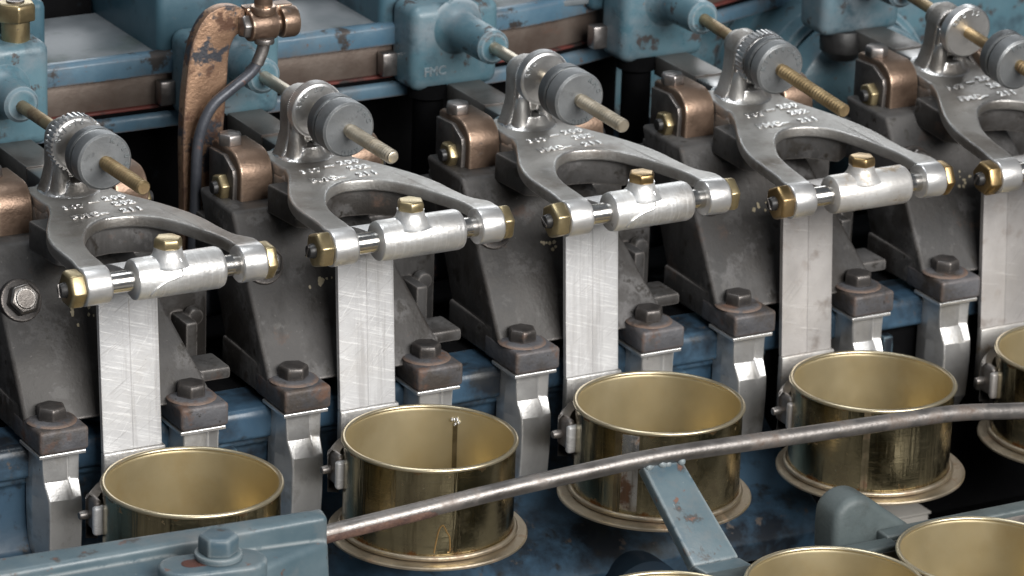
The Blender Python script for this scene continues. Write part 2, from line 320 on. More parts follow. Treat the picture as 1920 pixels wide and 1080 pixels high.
def text_mesh(B_, txt, size, M, depth=.012, spacing=1.0, align='CENTER', bold=0.0):
    c = bpy.data.curves.new('txt', 'FONT'); c.body = txt; c.size = size; c.extrude = depth; c.offset = bold; c.align_x = align; c.space_character = spacing
    c.resolution_u = 3; c.bevel_depth = .003; c.bevel_resolution = 1
    o = bpy.data.objects.new('txt', c); col.objects.link(o)
    dg = bpy.context.evaluated_depsgraph_get(); dg.update()
    me = bpy.data.meshes.new_from_object(o.evaluated_get(dg)); me.transform(M)
    B_.bm.from_mesh(me); bpy.data.meshes.remove(me); bpy.data.objects.remove(o); bpy.data.curves.remove(c)
def arc_text(B_, txt, size, centre, r, a0, da, v, depth=.004):   # letters round a disc that faces the viewer (+v)
    for i, ch in enumerate(txt):
        if ch == ' ': continue
        a = a0 - i*da
        M = Matrix.Translation(centre + Vector((r*math.cos(a), -v, r*math.sin(a)))) @ Matrix.Rotation(-(a-math.pi/2), 4, 'Y') @ Matrix.Rotation(R(90), 4, 'X')
        text_mesh(B_, ch, size, M, depth)

DZ = [0, -.009, -.049, -.143, -.204]
DV = [0, -.049, -.060, -.038, -.075]
PIN = (.574, .451, 1.006)
ORD = ['first', 'second', 'third', 'fourth', 'fifth']
WH = ['leftmost', 'second from the left', 'middle', 'second from the right', 'rightmost']

# ------------------------------------------------------------------ the setting: floor, bed, back frame
b = B(); b.box(-60, 70, -60, 40, -9.2, -9.0, 0); tag(b.done('floor', 'concrete_floor'), 'dull grey concrete floor far below the machine', None, None, 'structure')

def rows(poly, u0, u1, bev=.02, seg=3):
    b = B(); b.prism(poly, lambda a, c, d: P(d, a, c), u0, u1, bev, seg); return b
bed = thing('machine_bed', P(2.2, -.4, -1.5), 'deep blue greasy machine bed running behind and below the row of gold cans', 'machine bed')
def bedpart(bb, name, m): 
    o = bb.done(name, m, bed); o.location = -P(2.2, -.4, -1.5)*S; return o
bedpart(rows([(-.30, -.20), (-.27, -.40), (-.30, -.42), (-.30, -.66), (-.24, -.80), (.05, -.98), (.40, -1.14), (.50, -1.27), (.48, -1.40), (-1.9, -1.40), (-1.9, -.20)], -2.5, 4.95, .03, 3), 'body', 'deep_blue_paint')
bedpart(rows([(-.32, -.20), (-.32, -2.4), (-1.9, -2.4), (-1.9, -.20)], 4.95, 9.5, .02, 2), 'end_body', 'shade_grease_black')
bedpart(rows([(-.61, -.20), (-.61, -.185), (-2.2, -.185), (-2.2, -.20)], -2.5, 9.5, .004), 'greasy_top', 'shade_grease_black')
bedpart(rows([(-.235, -.21), (-.225, -.345), (-.26, -.37), (-.34, -.37), (-.60, -.37), (-.60, -.175), (-.26, -.175)], -2.5, 9.5, .02, 3), 'ledge', 'deep_blue_paint')
for k in range(-1, 6):
    q = B(); u = k*STEP
    q.box(u+1.24, u+1.32, -.29, -.205, -.80, -.39, .02); bedpart(q, 'rib', 'deep_blue_paint')
q = B(); q.lathe([(.0, .66), (.22, .66), (.26, .62), (.26, .30)], P(3.60, 0, -1.45), 'v', 40); bedpart(q, 'drain_boss', 'navy_dark')

back = thing('back_frame', P(2, -2.6, .9), 'blue back frame of lipped rails and dusty trays behind the levers', 'machine frame')
def bk(bb, name, m):
    o = bb.done(name, m, back); o.location = -P(2, -2.6, .9)*S; return o
RPs = [Vector((-3, -2.15)), Vector((0, -2.15)), Vector((2, -2.15)), Vector((4.0, -2.15)), Vector((4.25, -2.17)), Vector((4.5, -2.22)), Vector((4.8, -2.30)), Vector((5.1, -2.395)), Vector((5.5, -2.53)), Vector((6.0, -2.70)), Vector((7.2, -3.1)), Vector((9.5, -3.9))]
def rail(sec):                        # sec: (offset towards the viewer, z)
    path = []
    for i, p in enumerate(RPs):
        d = (RPs[min(i+1, len(RPs)-1)]-RPs[max(i-1, 0)]).normalized()
        out = Vector((-d.y, d.x))     # towards +v
        path.append((P(p.x, p.y, 0), P(out.x, out.y, 0), Vector((0, 0, 1))))
    return path
def rsec(sec, name, m, bev=.012):
    q = B(); q.sweep(sec, rail(sec), bev); bk(q, name, m)
rsec([(.0, 1.265), (.0, 1.385), (-.03, 1.40), (-.09, 1.40), (-.09, 1.265)], 'upper_rail', 'rail_paint')
rsec([(-.06, 1.06), (-.06, 1.262), (-.16, 1.262), (-.16, 1.06)], 'channel', 'brown_channel')
rsec([(-.035, 1.045), (-.035, 1.06), (-.15, 1.06), (-.15, 1.045)], 'red_strip', 'red_paint', .003)
rsec([(-.05, 1.00), (-.02, 1.045), (-.15, 1.045), (-.15, 1.00)], 'channel_base', 'shade_grease_black', .004)
rsec([(.0, .925), (.0, 1.0), (-.02, 1.02), (-.12, 1.02), (-.12, .925)], 'lower_rail', 'rail_paint')
for k in range(-1, 3):
    u = k*STEP
    q = B(); q.box(u+.98, u+1.72, -3.15, -2.235, 1.345, 1.385, .01); bk(q, 'tray', 'dusty_tray')
    q = B(); q.box(u+1.71, u+2.50, -3.3, -2.2, 1.30, 1.80, .05, 3); bk(q, 'rib_block', 'shaded_teal_paint')
    q = B(); q.box(u+1.0, u+1.70, -3.35, -3.16, 1.3, 1.52, .02); bk(q, 'tray_back', 'shade_grease_black')
    q = B(); q.box(u+1.69, u+1.80, -2.20, -2.11, 1.075, 1.225, .012); bk(q, 'stop_block', 'steel_bolt')
for k in range(-1, 4):
    u = k*STEP
    q = B(); q.lathe([(.0, .0), (.12, .0), (.12, .03), (.095, .05), (.095, .92), (.13, .94), (.13, 1.03), (0, 1.03)], P(u+.45, -2.02, .02), 'z', 24); bk(q, 'column', 'shade_grease_black')
q = B(); q.lathe([(.0, .80), (.10, .80), (.15, .86), (.155, .94), (.13, 1.0), (0, 1.0)], P(4*STEP+.5, -2.0, .04), 'z', 28); bk(q, 'column', 'black_rubber')
wall = B(); wall.box(-4, 14, -4.3, -4.1, -2, 1.45, 0); bk(wall, 'back_panel', 'deep_blue_paint')
q = B(); q.box(-4, 5.2, -2.75, -2.62, -1.4, .95, .01); bk(q, 'shadow_panel', 'shade_grease_black')  # black sheet painted as the unlit depth below the rails
shaft = thing('drive_shaft', P(2.5, -1.35, .12), 'black oily shaft with collars half seen in the gaps behind the brackets', 'shaft')
q = B(); q.cyl(P(-5, 0, 0), P(6.5, 0, 0), .13, .13, 28, .01); q.done('shaft', 'pipe_paint', shaft)
for k in range(-1, 5):
    q = B(); u = k*STEP-2.5+1.36; q.cyl(P(u-.07, 0, 0), P(u+.07, 0, 0), .20, .20, 32, .02).hexb(P(u, .18, .04), P(u, .25, .055), .04, .2 + k); q.done('collar', 'dark_bolt', shaft)
    q = B(); u -= .02; q.box(u-.10, u+.10, -.55, -.40, -.4, .62, .03); q.done('stay_plate', 'dark_casting', shaft)
# round casing seen behind the fourth and fifth levers
drum = thing('round_casing', P(6.9, -2.6, 0), 'large round blue casing behind the two right-hand levers', 'casing')
q = B(); q.lathe([(0, .42), (.50, .42), (.56, .38), (.58, .30), (.58, -.6)], P(0, 0, .40), 'v', 56); q.done('shell', 'teal_paint', drum)
q = B(); q.lathe([(.60, .18), (.66, .16), (.66, .02), (.60, 0)], P(0, 0, .40), 'v', 56, closed=True); q.done('flange', 'teal_paint', drum)
q = B(); q.box(-1.6, 2.6, -.75, -.62, .15, 1.1, .02); q.done('mounting_panel', 'teal_paint', drum)

# ------------------------------------------------------------------ blue spring housings with the bosses the rods enter
HV = [-1.62, -1.52, -1.43, -1.45, -1.46]; HZ = [1.363, 1.381, 1.408, 1.417, 1.42]
def housing(i):
    t = thing('spring_housing', P(i*STEP+.585, -2.05, 1.05),
              ['teal blue housing with a brass plug on top at the left edge', 'teal blue housing behind the copper strap and oil pipe', 'teal blue housing with worn raised letters, between two tray windows',
               'teal blue housing whose rounded foot stands before the dark gap right of centre', 'teal blue housing mostly cut off by the top edge at right'][i], 'housing', 'blue housings along the back frame')
    o = -P(.585, -2.05, 1.05)
    dz = HZ[i]-1.408
    q = B(); q.box(.275, .885, -2.22, -1.90, 1.015+dz*.3, 1.64 if i == 0 else 1.56+dz, .07, 5); q.xf(Matrix.Translation(o)); q.done('body', 'teal_paint', t)
    q = B(); q.lathe([(.0, HV[i]), (.088, HV[i]), (.108, HV[i]-.02), (.112, HV[i]-.10), (.114, -1.80), (.122, -1.845), (.145, -1.88), (.19, -1.915)], P(.586, 0, HZ[i])+o, 'v', 40); q.done('boss', 'teal_paint', t)
    if i == 0:
        q = B(); q.cyl(P(.715, -2.03, 1.60)+o, P(.715, -2.03, 1.78)+o, .085, .085, 28, .008).hexb(P(.715, -2.03, 1.76)+o, P(.715, -2.03, 1.87)+o, .125, .3, .01)
        pl = q.done('brass_plug', 'brass', t)
        q = B(); q.lathe([(0, 0), (.055, 0), (.055, .012), (.04, .012), (.035, .004), (0, .004)], P(.715, -2.03, 1.868)+o, 'z', 24); q.done('plug_recess', 'dark_bolt', pl)
    if i == 2:
        q = B(); text_mesh(q, 'FMC', .08, Matrix.Translation(P(.43, -1.899, 1.12)+o) @ Matrix.Rotation(R(90), 4, 'X'), .0015); q.done('raised_letters', 'teal_paint', t)
    return t
for i in range(5): housing(i)

# ------------------------------------------------------------------ slide bars
def slide():
    q = B(); q.box(-.115, .115, -.52, -.0, -.13, 0, .008); a = q
    a.box(-.115, .115, .008, .40, -.13, -.006, .008)
    return a
first = None
for i in range(5):
    lab = ['dark steel slide bar entering the far left lever', 'dark steel slide bar beside the copper strap', 'dark steel slide bar under the lettered blue housing', 'dark steel slide bar with a bright worn top right of centre',
           'dark steel slide bar nearest the top right corner, brown and dull'][i]
    if first is None:
        t = thing('slide_bar', P(.645, -1.44, 1.05), lab, 'slide bar', 'slide bars behind the levers')
        q = B(); q.box(-.115, .115, -.50, -.004, -.13, 0, .008); q.done('bar', 'slide_steel', t)
        q = B(); q.box(-.115, .115, .004, .52, -.13, -.008, .008); q.done('bar_end', 'slide_bright', t)
        q = B(); q.box(-.116, .116, -.004, .004, -.131, .001, 0); q.done('joint_strip', 'worn_steel', t)
        first = t
    else:
        t = dup(first); t.location = P(i*STEP+.645, -1.44, 1.05)*S; t['label'] = lab

# ------------------------------------------------------------------ dark support brackets with clamp feet, legs and bearing caps
def bracket0(seed=0):
    rs = random.Random(seed)
    t = thing('support_bracket', P(.58, -.4, -.8), 'x', 'bracket', 'dark cast brackets carrying the levers')
    o = -P(.58, -.4, -.8); T = Matrix.Translation(o)
    def fin(q, name, m, par=None):
        if par is None: q.xf(T)
        else: q.xf(T)
        return q.done(name, m, par or t)
    # main sloping casting: thick plate, leaning back, right edge raked
    q = B()
    fv = lambda z: -.25 - .385*(z-.05)/.74*1.14
    zs = [.03, .82]
    def ring(z, u0, u1, d): return [P(u0, fv(z), z), P(u1, fv(z), z), P(u1-.02, fv(z)-d, z), P(u0+.02, fv(z)-d, z)]
    q.hexa(ring(-.045, 0.0, 1.16, .62)+ring(.86, 0.0, .82, .50), .025, 3)
    q.box(.003, .14, -.86, -.31, -.135, .06, .02, 3).box(1.02, 1.157, -.86, -.31, -.135, .06, .02, 3)
    q.box(.02, .36, -1.35, -.76, .45, .70, .03).box(.78, 1.14, -1.35, -.76, .45, .70, .03)
    q.box(.20, .95, -1.35, -.80, .2, .62, .04)
    fin(q, 'casting', 'dark_casting')
    q = B(); q.box(.95, 1.46, -1.05, -.93, -.18, .40, .03).box(1.22, 1.30, -.95, -.72, -.18, .22, .02).cyl(P(1.34, -.90, .20), P(1.34, -.84, .20), .06, .05, 20, .01); fin(q, 'gap_filler', 'dark_casting')  # plates added to catch light and lift the black gap
    q = B(); q.box(1.08, 1.35, -.64, -.38, -.02, .055, .02); fin(q, 'tie_lug', 'dark_casting')
    # big side bolt on the sloping face
    nrm = P(0, .90, .43).normalized()
    c = P(.12, fv(.58), .58)
    q = B(); q.cyl(c-nrm*.02, c+nrm*.03, .128, .122, 36, .008); wsh = fin(q, 'bolt_washer', 'dark_bolt')
    q = B(); q.hexb(c+nrm*.03, c+nrm*.10, .098, rs.uniform(0, 1.05), .01).cyl(c+nrm*.09, c+nrm*.106, .07, .055, 24); fin(q, 'side_bolt', 'oily_steel', wsh)
    for s in (0, 1):
        u0 = (0.0, .863)[s]
        q = B(); q.box(u0, u0+.297, -.40, 0, -.14, 0, .022, 3); foot = fin(q, 'clamp_foot', 'clamp_iron')
        cc = P(u0+.135+rs.uniform(-.006, .006), -.175+rs.uniform(-.008, .008), 0)
        q = B(); q.lathe([(0, .0), (.145, .0), (.14, .006), (.115, .016), (0, .016)], cc, 'z', 36); fin(q, 'clamp_washer', 'clamp_iron', foot)
        q = B(); q.hexb(cc+P(0, 0, .015), cc+P(0, 0, .088), .09, rs.uniform(0, 1.05), .008); fin(q, 'clamp_bolt', 'dark_bolt', foot)
        # bright guide leg below the foot
        q = B()
        a, c_ = u0+.035, u0+.262
        q.hexa([P(a-.035, -.30, -.165), P(c_+.02, -.30, -.165), P(c_+.02, -.01, -.165), P(a-.035, -.01, -.165), P(a-.035, -.30, -.142), P(c_+.02, -.30, -.142), P(c_+.02, -.01, -.142), P(a-.035, -.01, -.142)], .005)
        # front skin as loft of sections (z, left u, right u, front v, crease v)
        secs = [(-.165, a, c_, -.055, -.055), (-.24, a+.004, c_, -.060, -.058), (-.33, a+.014, c_, -.062, -.058), (-.43, a+.026, c_, -.022, -.012), (-.52, a+.028, c_, -.016, -.010), (-.66, a+.028, c_, -.020, -.016), (-.80, a+.028, c_-.002, -.030, -.028), (-.88, a+.04, c_-.02, -.07, -.07)]
        tt = bmesh.new(); rg = []
        for (z, l, r_, fv_, cv) in secs:
            w_ = r_-l
            bulge = (l-a)*.6+.035*math.sin(min(1, max(0, (-.165-z)/.72))*math.pi)
            rg.append([tt.verts.new(p) for p in (P(l, fv_, z), P(l+w_*.5, cv, z), P(l+w_*.66, cv-.004, z), P(l+w_*.74, cv-.035 if z > -.40 else cv-.002, z), P(r_, fv_-.003 if z > -.40 else fv_, z), P(r_-.01, -.28, z), P(l-bulge*.7, -.28, z), P(l-bulge, -.16, z))])
        n = len(rg[0])
        for x, y in zip(rg, rg[1:]):
            for k in range(n): tt.faces.new((x[k], x[(k+1) % n], y[(k+1) % n], y[k]))
        tt.faces.new(rg[0]); tt.faces.new(rg[-1]); q._merge(tt, .008, 2, 25)
        q.xf(T); q.done('guide_leg', 'leg_aluminium', t, smooth=16)
        # bearing cap: bronze strap bent over the hinge
        k = (0, 1)[s]
        b0, b1 = ((.095, .335), (.815, 1.055))[s]
        prof = [(-1.27, .74), (-1.27, 1.115), (-1.24, 1.135), (-1.06, 1.135)]
        for j in range(9):
            a_ = R(90-j*11.25); prof.append((-1.02+.145*math.cos(a_), .99+.145*math.sin(a_)))
        prof += [(-.875, .76), (-.915, .74)]
        q = B(); q.prism(prof, lambda x, y, d: P(d, x, y), b0+.03, b1, .012, 3, 40); cap = fin(q, 'bearing_cap', 'copper_paint')
        prof2 = [(-1.25, .74), (-1.25, 1.09), (-1.05, 1.10), (-.93, 1.04), (-.915, .99), (-.93, .74)]
        q = B(); q.prism(prof2, lambda x, y, d: P(d, x, y), b0, b0+.032, .008, 2); fin(q, 'cap_liner', 'dark_bolt', cap)
        q = B(); q.hexb(P(b0+.085, -1.14, 1.13), P(b0+.085, -1.14, 1.20), .075, rs.uniform(0, 1.05), .008); fin(q, 'cap_bolt', 'steel_bolt', cap)
        uo = b0 if s == 0 else b1
        sg = -1 if s == 0 else 1
        q = B(); q.hexb(P(uo, -1.03, .915), P(uo+sg*.055, -1.03, .915), .082, rs.uniform(0, 1.05), .006); nut = fin(q, 'bearing_nut', 'brass', cap)
        q = B(); q.cyl(P(uo+sg*.03, -1.03, .915), P(uo+sg*.085, -1.03, .915), .042, .036, 20, .006); fin(q, 'bearing_screw', 'black_rubber', cap)
        q = B(); q.box(b0-.02, b1+.02, -1.30, -.86, .66, .745, .015).box(b0-.06, b0+.1, -1.2, -.93, .72, .80, .012); fin(q, 'bearing_seat', 'dark_casting')
    # flecks of old stencil paint
    q = B(); rr = random.Random(seed+3)
    nf = P(0, .90, .43).normalized(); tz = P(0, .43*-1, .90).normalized(); tu = P(1, 0, 0)
    for k in range(7):
        cu, cz = .46+rr.uniform(-.05, .05)*(1 if k < 4 else 1.6), .46+rr.uniform(-.05, .05)
        c = P(cu, fv(cz), cz)+nf*.003
        n = rr.randint(5, 7); r0 = rr.uniform(.006, .017)
        q.poly([c+tu*(r0*rr.uniform(.5, 1.2)*math.cos(2*math.pi*j/n))+tz*(r0*rr.uniform(.6, 1.3)*math.sin(2*math.pi*j/n)) for j in range(n)])
    o_ = fin(q, 'paint_flecks', 'pale_letters'); o_['kind'] = 'stuff'
    return t
BL = ['dark cast bracket at the far left with a large hex bolt on its sloping face', 'dark cast bracket directly right of the copper oil pipe', 'dark cast bracket under the middle lever', 'dark cast bracket under the fourth lever, behind the can right of the blue strap',
      'dark cast bracket at the right edge of the photo']
for i in range(5):
    t = bracket0(i*7+1)
    t.location = P(i*STEP+.58, -.4, -.8)*S; t['label'] = BL[i]

# ------------------------------------------------------------------ fork levers
def lever0(seed=0, nut_m='brass', cm='cast_steel'):
    rs = random.Random(seed)
    t = thing('fork_lever', P(0, 0, 0), 'x', 'lever', 'cast fork levers in a row')
    zt = .075
    left = [(-.235, -1.50), (-.235, -1.22), (-.228, -1.15), (-.262, -1.04), (-.295, -.97), (-.405, -.745), (-.462, -.565), (-.482, -.395), (-.505, -.19), (-.525, -.06), (-.525, .02)]
    inner = [(-.37, .02), (-.362, -.09), (-.352, -.21), (-.325, -.35), (-.282, -.50), (-.205, -.65), (-.13, -.745), (-.055, -.795), (.022, -.812), (.14, -.788), (.232, -.72), (.30, -.615), (.355, -.49), (.392, -.32), (.405, -.16), (.41, .02)]
    right = [(.56, .02), (.56, -.10), (.525, -.17), (.502, -.24), (.495, -.39), (.49, -.55), (.455, -.72), (.402, -.87), (.345, -1.0), (.30, -1.09), (.25, -1.2), (.235, -1.3), (.235, -1.50)]
    L_ = spl2(left, 4); I_ = spl2(inner, 4); R_ = spl2(right, 4)
    outl = L_+I_+R_
    fn = lambda a, c, d: P(a, c, d)
    q = B(); q.prism(outl, fn, zt-.072, zt, .018, 3, 40)
    # deep underside web following the arch
    web = [(-.36, -1.12), (-.33, -.80), (-.22, -.715), (-.06, -.84), (.03, -.855), (.16, -.83), (.32, -.715), (.42, -.78), (.34, -1.10)]
    q.box(-.235, .235, -1.52, -1.10, -.22, zt-.02, .05, 3)
    q.cyl(P(-.24, -1.43, -.09), P(.24, -1.43, -.09), .15, .15, 36, .02)
    for x in q.bm.verts:
        k = min(1, max(0, (-x.co.y+.50)/.42)); x.co.z += .026*k*k*(3-2*k)
    q.mi = 1
    for a, c in ((-.525, -.37), (.405, .555)):
        q.cyl(P(a, 0, 0), P(c, 0, 0), .106, .106, 40, .014, 3)
    fork = q.done('fork', [cm, 'cast_bright'], t, smooth=40)
    q = B(); q.prism(web, fn, zt-.24, zt-.06, .02, 2, 40); q.done('underside_web', 'dark_casting', fork)  # dark material carries the shade under the arch
    # upright with a round head that carries the rod
    q = B()
    pr_ = [(-.18, .05), (-.145, .12), (-.118, .22)] + [(.118*math.cos(a), .37+.118*math.sin(a)) for a in [R(180-k*15) for k in range(13)]] + [(.118, .22), (.145, .12), (.18, .05)]
    q.prism(pr_, lambda a, c, d: P(a, d, c), -1.46, -1.33, .018, 3, 40)
    q.cyl(P(0, -1.52, .37), P(0, -1.40, .37), .085, .10, 36, .012)
    q.box(-.112, .112, -1.34, -1.30, .17, .37, .008)
    for a, r_ in ((-.075, .07), (.07, .062)):
        q.lathe([(r_*1.25, 0), (r_*.95, .03), (r_*.75, .10), (r_*.55, .20), (.0, .24)], P(a, -1.31, .055), 'z', 24)
    q.lathe([(.205, 0), (.17, .010), (.145, .03), (.125, .08), (.0, .1)], P(0, -1.37, .068), 'z', 36)
    q.done('upright', cm, t, smooth=45)
    # raised casting numbers
    q = B()
    Z = zt+.0005
    for s_, u, v, sz in (('307', -.107, -1.045, .082), ('\u2013', .028, -1.075, .11), ('200', .165, -1.098, .085), ('202', .178, -.995, .082), ('FMC\u2013', -.085, -.872, .084), ('211', .172, -.868, .082)):
        text_mesh(q, s_, sz*.95, Matrix.Translation(P(u, v+.012, Z)), .003, 1.18, 'CENTER', .0025)
    q.done('raised_lettering', cm, fork, smooth=60)
    q = B(); q.cyl(P(-.61, 0, 0), P(.60, 0, 0), .060, .060, 32, .006); q.done('cross_pin', 'bright_steel', t)
    q = B(); q.hexb(P(-.527, 0, 0), P(-.611, 0, 0), .108, rs.uniform(0, 1.05), .008); nl = q.done('pin_nut', nut_m, t)
    q = B(); q.cyl(P(-.60, 0, 0), P(-.648, 0, 0), .046, .036, 24, .008); q.done('screw_end', 'black_rubber', nl)
    q = B(); q.box(-.653, -.646, -.006, .006, -.035, .035, 0, M=Matrix.Rotation(rs.uniform(0, 3), 4, 'X')); q.done('screw_slot', 'steel_bolt', nl)
    q = B(); q.hexb(P(.556, 0, 0), P(.618, 0, 0), .108, rs.uniform(0, 1.05), .008); q.done('pin_nut', nut_m, t)
    return t
LL = ['cast fork lever at the far left with a toothed disc on its upright', 'cast fork lever just right of the oil pipe, bright alloy disc on its upright', 'cast fork lever in the middle of the row, under the lettered blue housing',
      'cast fork lever with a toothed disc right of centre, long brown rod through it', 'cast fork lever cut off by the right edge of the photo']
LEV = []
for i in range(5):
    t = lever0(i*5+2, 'brass' if i < 3 else 'dull_brass', 'cast_steel_dull' if i in (0, 4) else 'cast_steel')
    t.location = (P(*PIN)+P(i*STEP, DV[i], DZ[i]))*S
    t.rotation_euler = (((DZ[1]-DZ[i])/1.40)*1.0, 0, 0)
    t['label'] = LL[i]; LEV.append(t)

# ------------------------------------------------------------------ adjusting rods with a thumb disc and a grooved nut
RODS = [  # (start v, start z, tip v, tip z, disc kind, disc front v, nut front v, nut thickness, material)
    (-1.75, 1.355, .085, 1.388, 'teeth', -.80, -.426, .20, 'rod_brass'),
    (-1.60, 1.382, .150, 1.382, 'knurl', -.80, -.400, .225, 'rod_nickel'),
    (-1.50, 1.412, .126, 1.372, 'knurl', -.79, -.374, .225, 'rod_nickel'),
    (-1.50, 1.417, .173, 1.283, 'teeth', -.72, -.543, .175, 'rod_brass'),
    (-1.50, 1.43, .18, 1.26, 'plain', -.72, -.16, .21, 'rod_brass')]
AL = ['short brass threaded rod with a toothed disc and grey nut, leftmost of the row', 'nickel threaded rod with a knurled disc stamped RMC 27', 'bright nickel threaded rod over the middle lever, knurled disc standing off the grey nut',
      'long brass threaded rod whose grey nut touches its toothed disc', 'brass threaded rod with a plain smooth alloy disc, near the top right corner']
for i, (v0, z0, v1, z1, kind, dv_, nv, nt_, rm) in enumerate(RODS):
    a = P(.583, v0, z0); e = P(.583, v1, z1); ax = (e-a).normalized()
    ang = math.atan2(z1-z0, v1-v0)
    t = thing('adjusting_rod', a+P(i*STEP, 0, 0), AL[i], 'threaded rod', 'adjusting rods through the levers', (-(-ang), 0, 0))
    # local: +v along the rod (angle ang about u): rotation about X by -ang since y=-v
    t.rotation_euler = (-ang, 0, 0)
    Ln = (e-a).length
    f = lambda v: (v-v0)/math.cos(ang)
    q = B(); q.cyl(P(0, 0, 0), P(0, f(nv)+.02, 0), .038, .038, 24, .004).cyl(P(0, f(nv), 0), P(0, Ln, 0), .0345, .0345, 24, .008); rod = q.done('rod', rm, t)
    # thread: stacked ridges along the free end
    prof = []; h0 = f(nv)+.02; p_ = .026 if i in (1, 2) else .028; h = h0
    while h < Ln-.012:
        prof += [(.0335, h), (.0425, h+p_*.40), (.0425, h+p_*.55), (.0335, h+p_*.95)]; h += p_
    q = B(); q.lathe(prof, P(0, 0, 0), 'v', 20); q.done('thread', rm, rod, smooth=20)
    # thumb disc
    h1 = f(dv_); th = .085 if kind == 'teeth' else .07
    q = B(); Rr = .168
    if kind == 'plain':
        q.lathe([(0, h1), (Rr-.012, h1), (Rr, h1-.01), (Rr, h1-th), (Rr-.02, h1-th), (0, h1-th)], P(0, 0, 0), 'v', 56)
    else:
        nT = 34 if kind == 'teeth' else 90; dr = .013 if kind == 'teeth' else .004
        pl = []
        for k in range(nT):
            for fr, rr in ((0, Rr-dr), (.22, Rr), (.6, Rr), (.82, Rr-dr)):
                an = 2*math.pi*(k+fr)/nT; pl.append((rr*math.cos(an), rr*math.sin(an)))
        q.prism(pl, lambda x, y, d: P(x, d, y), h1-th, h1-.008, 0)
        q.lathe([(0, h1), (Rr-dr-.016, h1), (Rr-dr-.004, h1-.008), (Rr-dr-.004, h1-.012)], P(0, 0, 0), 'v', 56)
    disc = q.done('thumb_disc', 'disc_alloy', t, smooth=30)
    q = B()
    arc_text(q, {0: 'RMJ-16', 1: 'RMC 27', 2: 'RMC', 3: 'RMJ-16', 4: 'RMC 22'}[i], .042, P(0, 0, 0), .118, R(165) if i != 4 else R(150), R(17), h1-.002, .003)
    q.done('stamped_letters', 'zinc_grey', disc, smooth=60)
    # grooved grey nut
    h2 = f(nv); b_ = h2-nt_; g = h2-nt_*.58
    q = B(); q.lathe([(0, h2), (.15, h2), (.163, h2-.012), (.165, h2-.02), (.165, g+.018), (.146, g+.010), (.140, g), (0, g)], P(0, 0, 0), 'v', 56)
    nut = q.done('grooved_nut', 'zinc_grey', t, smooth=30)
    q = B(); q.lathe([(0, g), (.146, g-.001), (.158, g-.006), (.164, g-.016), (.164, b_+.012), (.152, b_), (0, b_)], P(0, 0, 0), 'v', 56); q.done('rear_flange', 'zinc_dark', nut, smooth=30)
    q = B(); q.lathe([(.141, g+.007), (.153, g+.004), (.1405, g+.001)], P(0, 0, 0), 'v', 48); q.done('groove_ring', 'black_rubber', nut)
    q = B()
    arc_text(q, {0: 'K1604', 1: 'FMC', 2: 'RMC', 3: 'K1604-A22', 4: 'FMC'}[i], .040, P(0, 0, 0), .118, R({0: 70, 1: 60, 2: 60, 3: 170, 4: 120}[i]), R(20), h2-.002, .003)
    if i in (1, 2): arc_text(q, 'RMC', .040, P(0, 0, 0), .125, R(292), R(-20) if False else R(18), h2-.002, .003)
    q.done('stamped_letters', 'stamp_dark', nut, smooth=60)

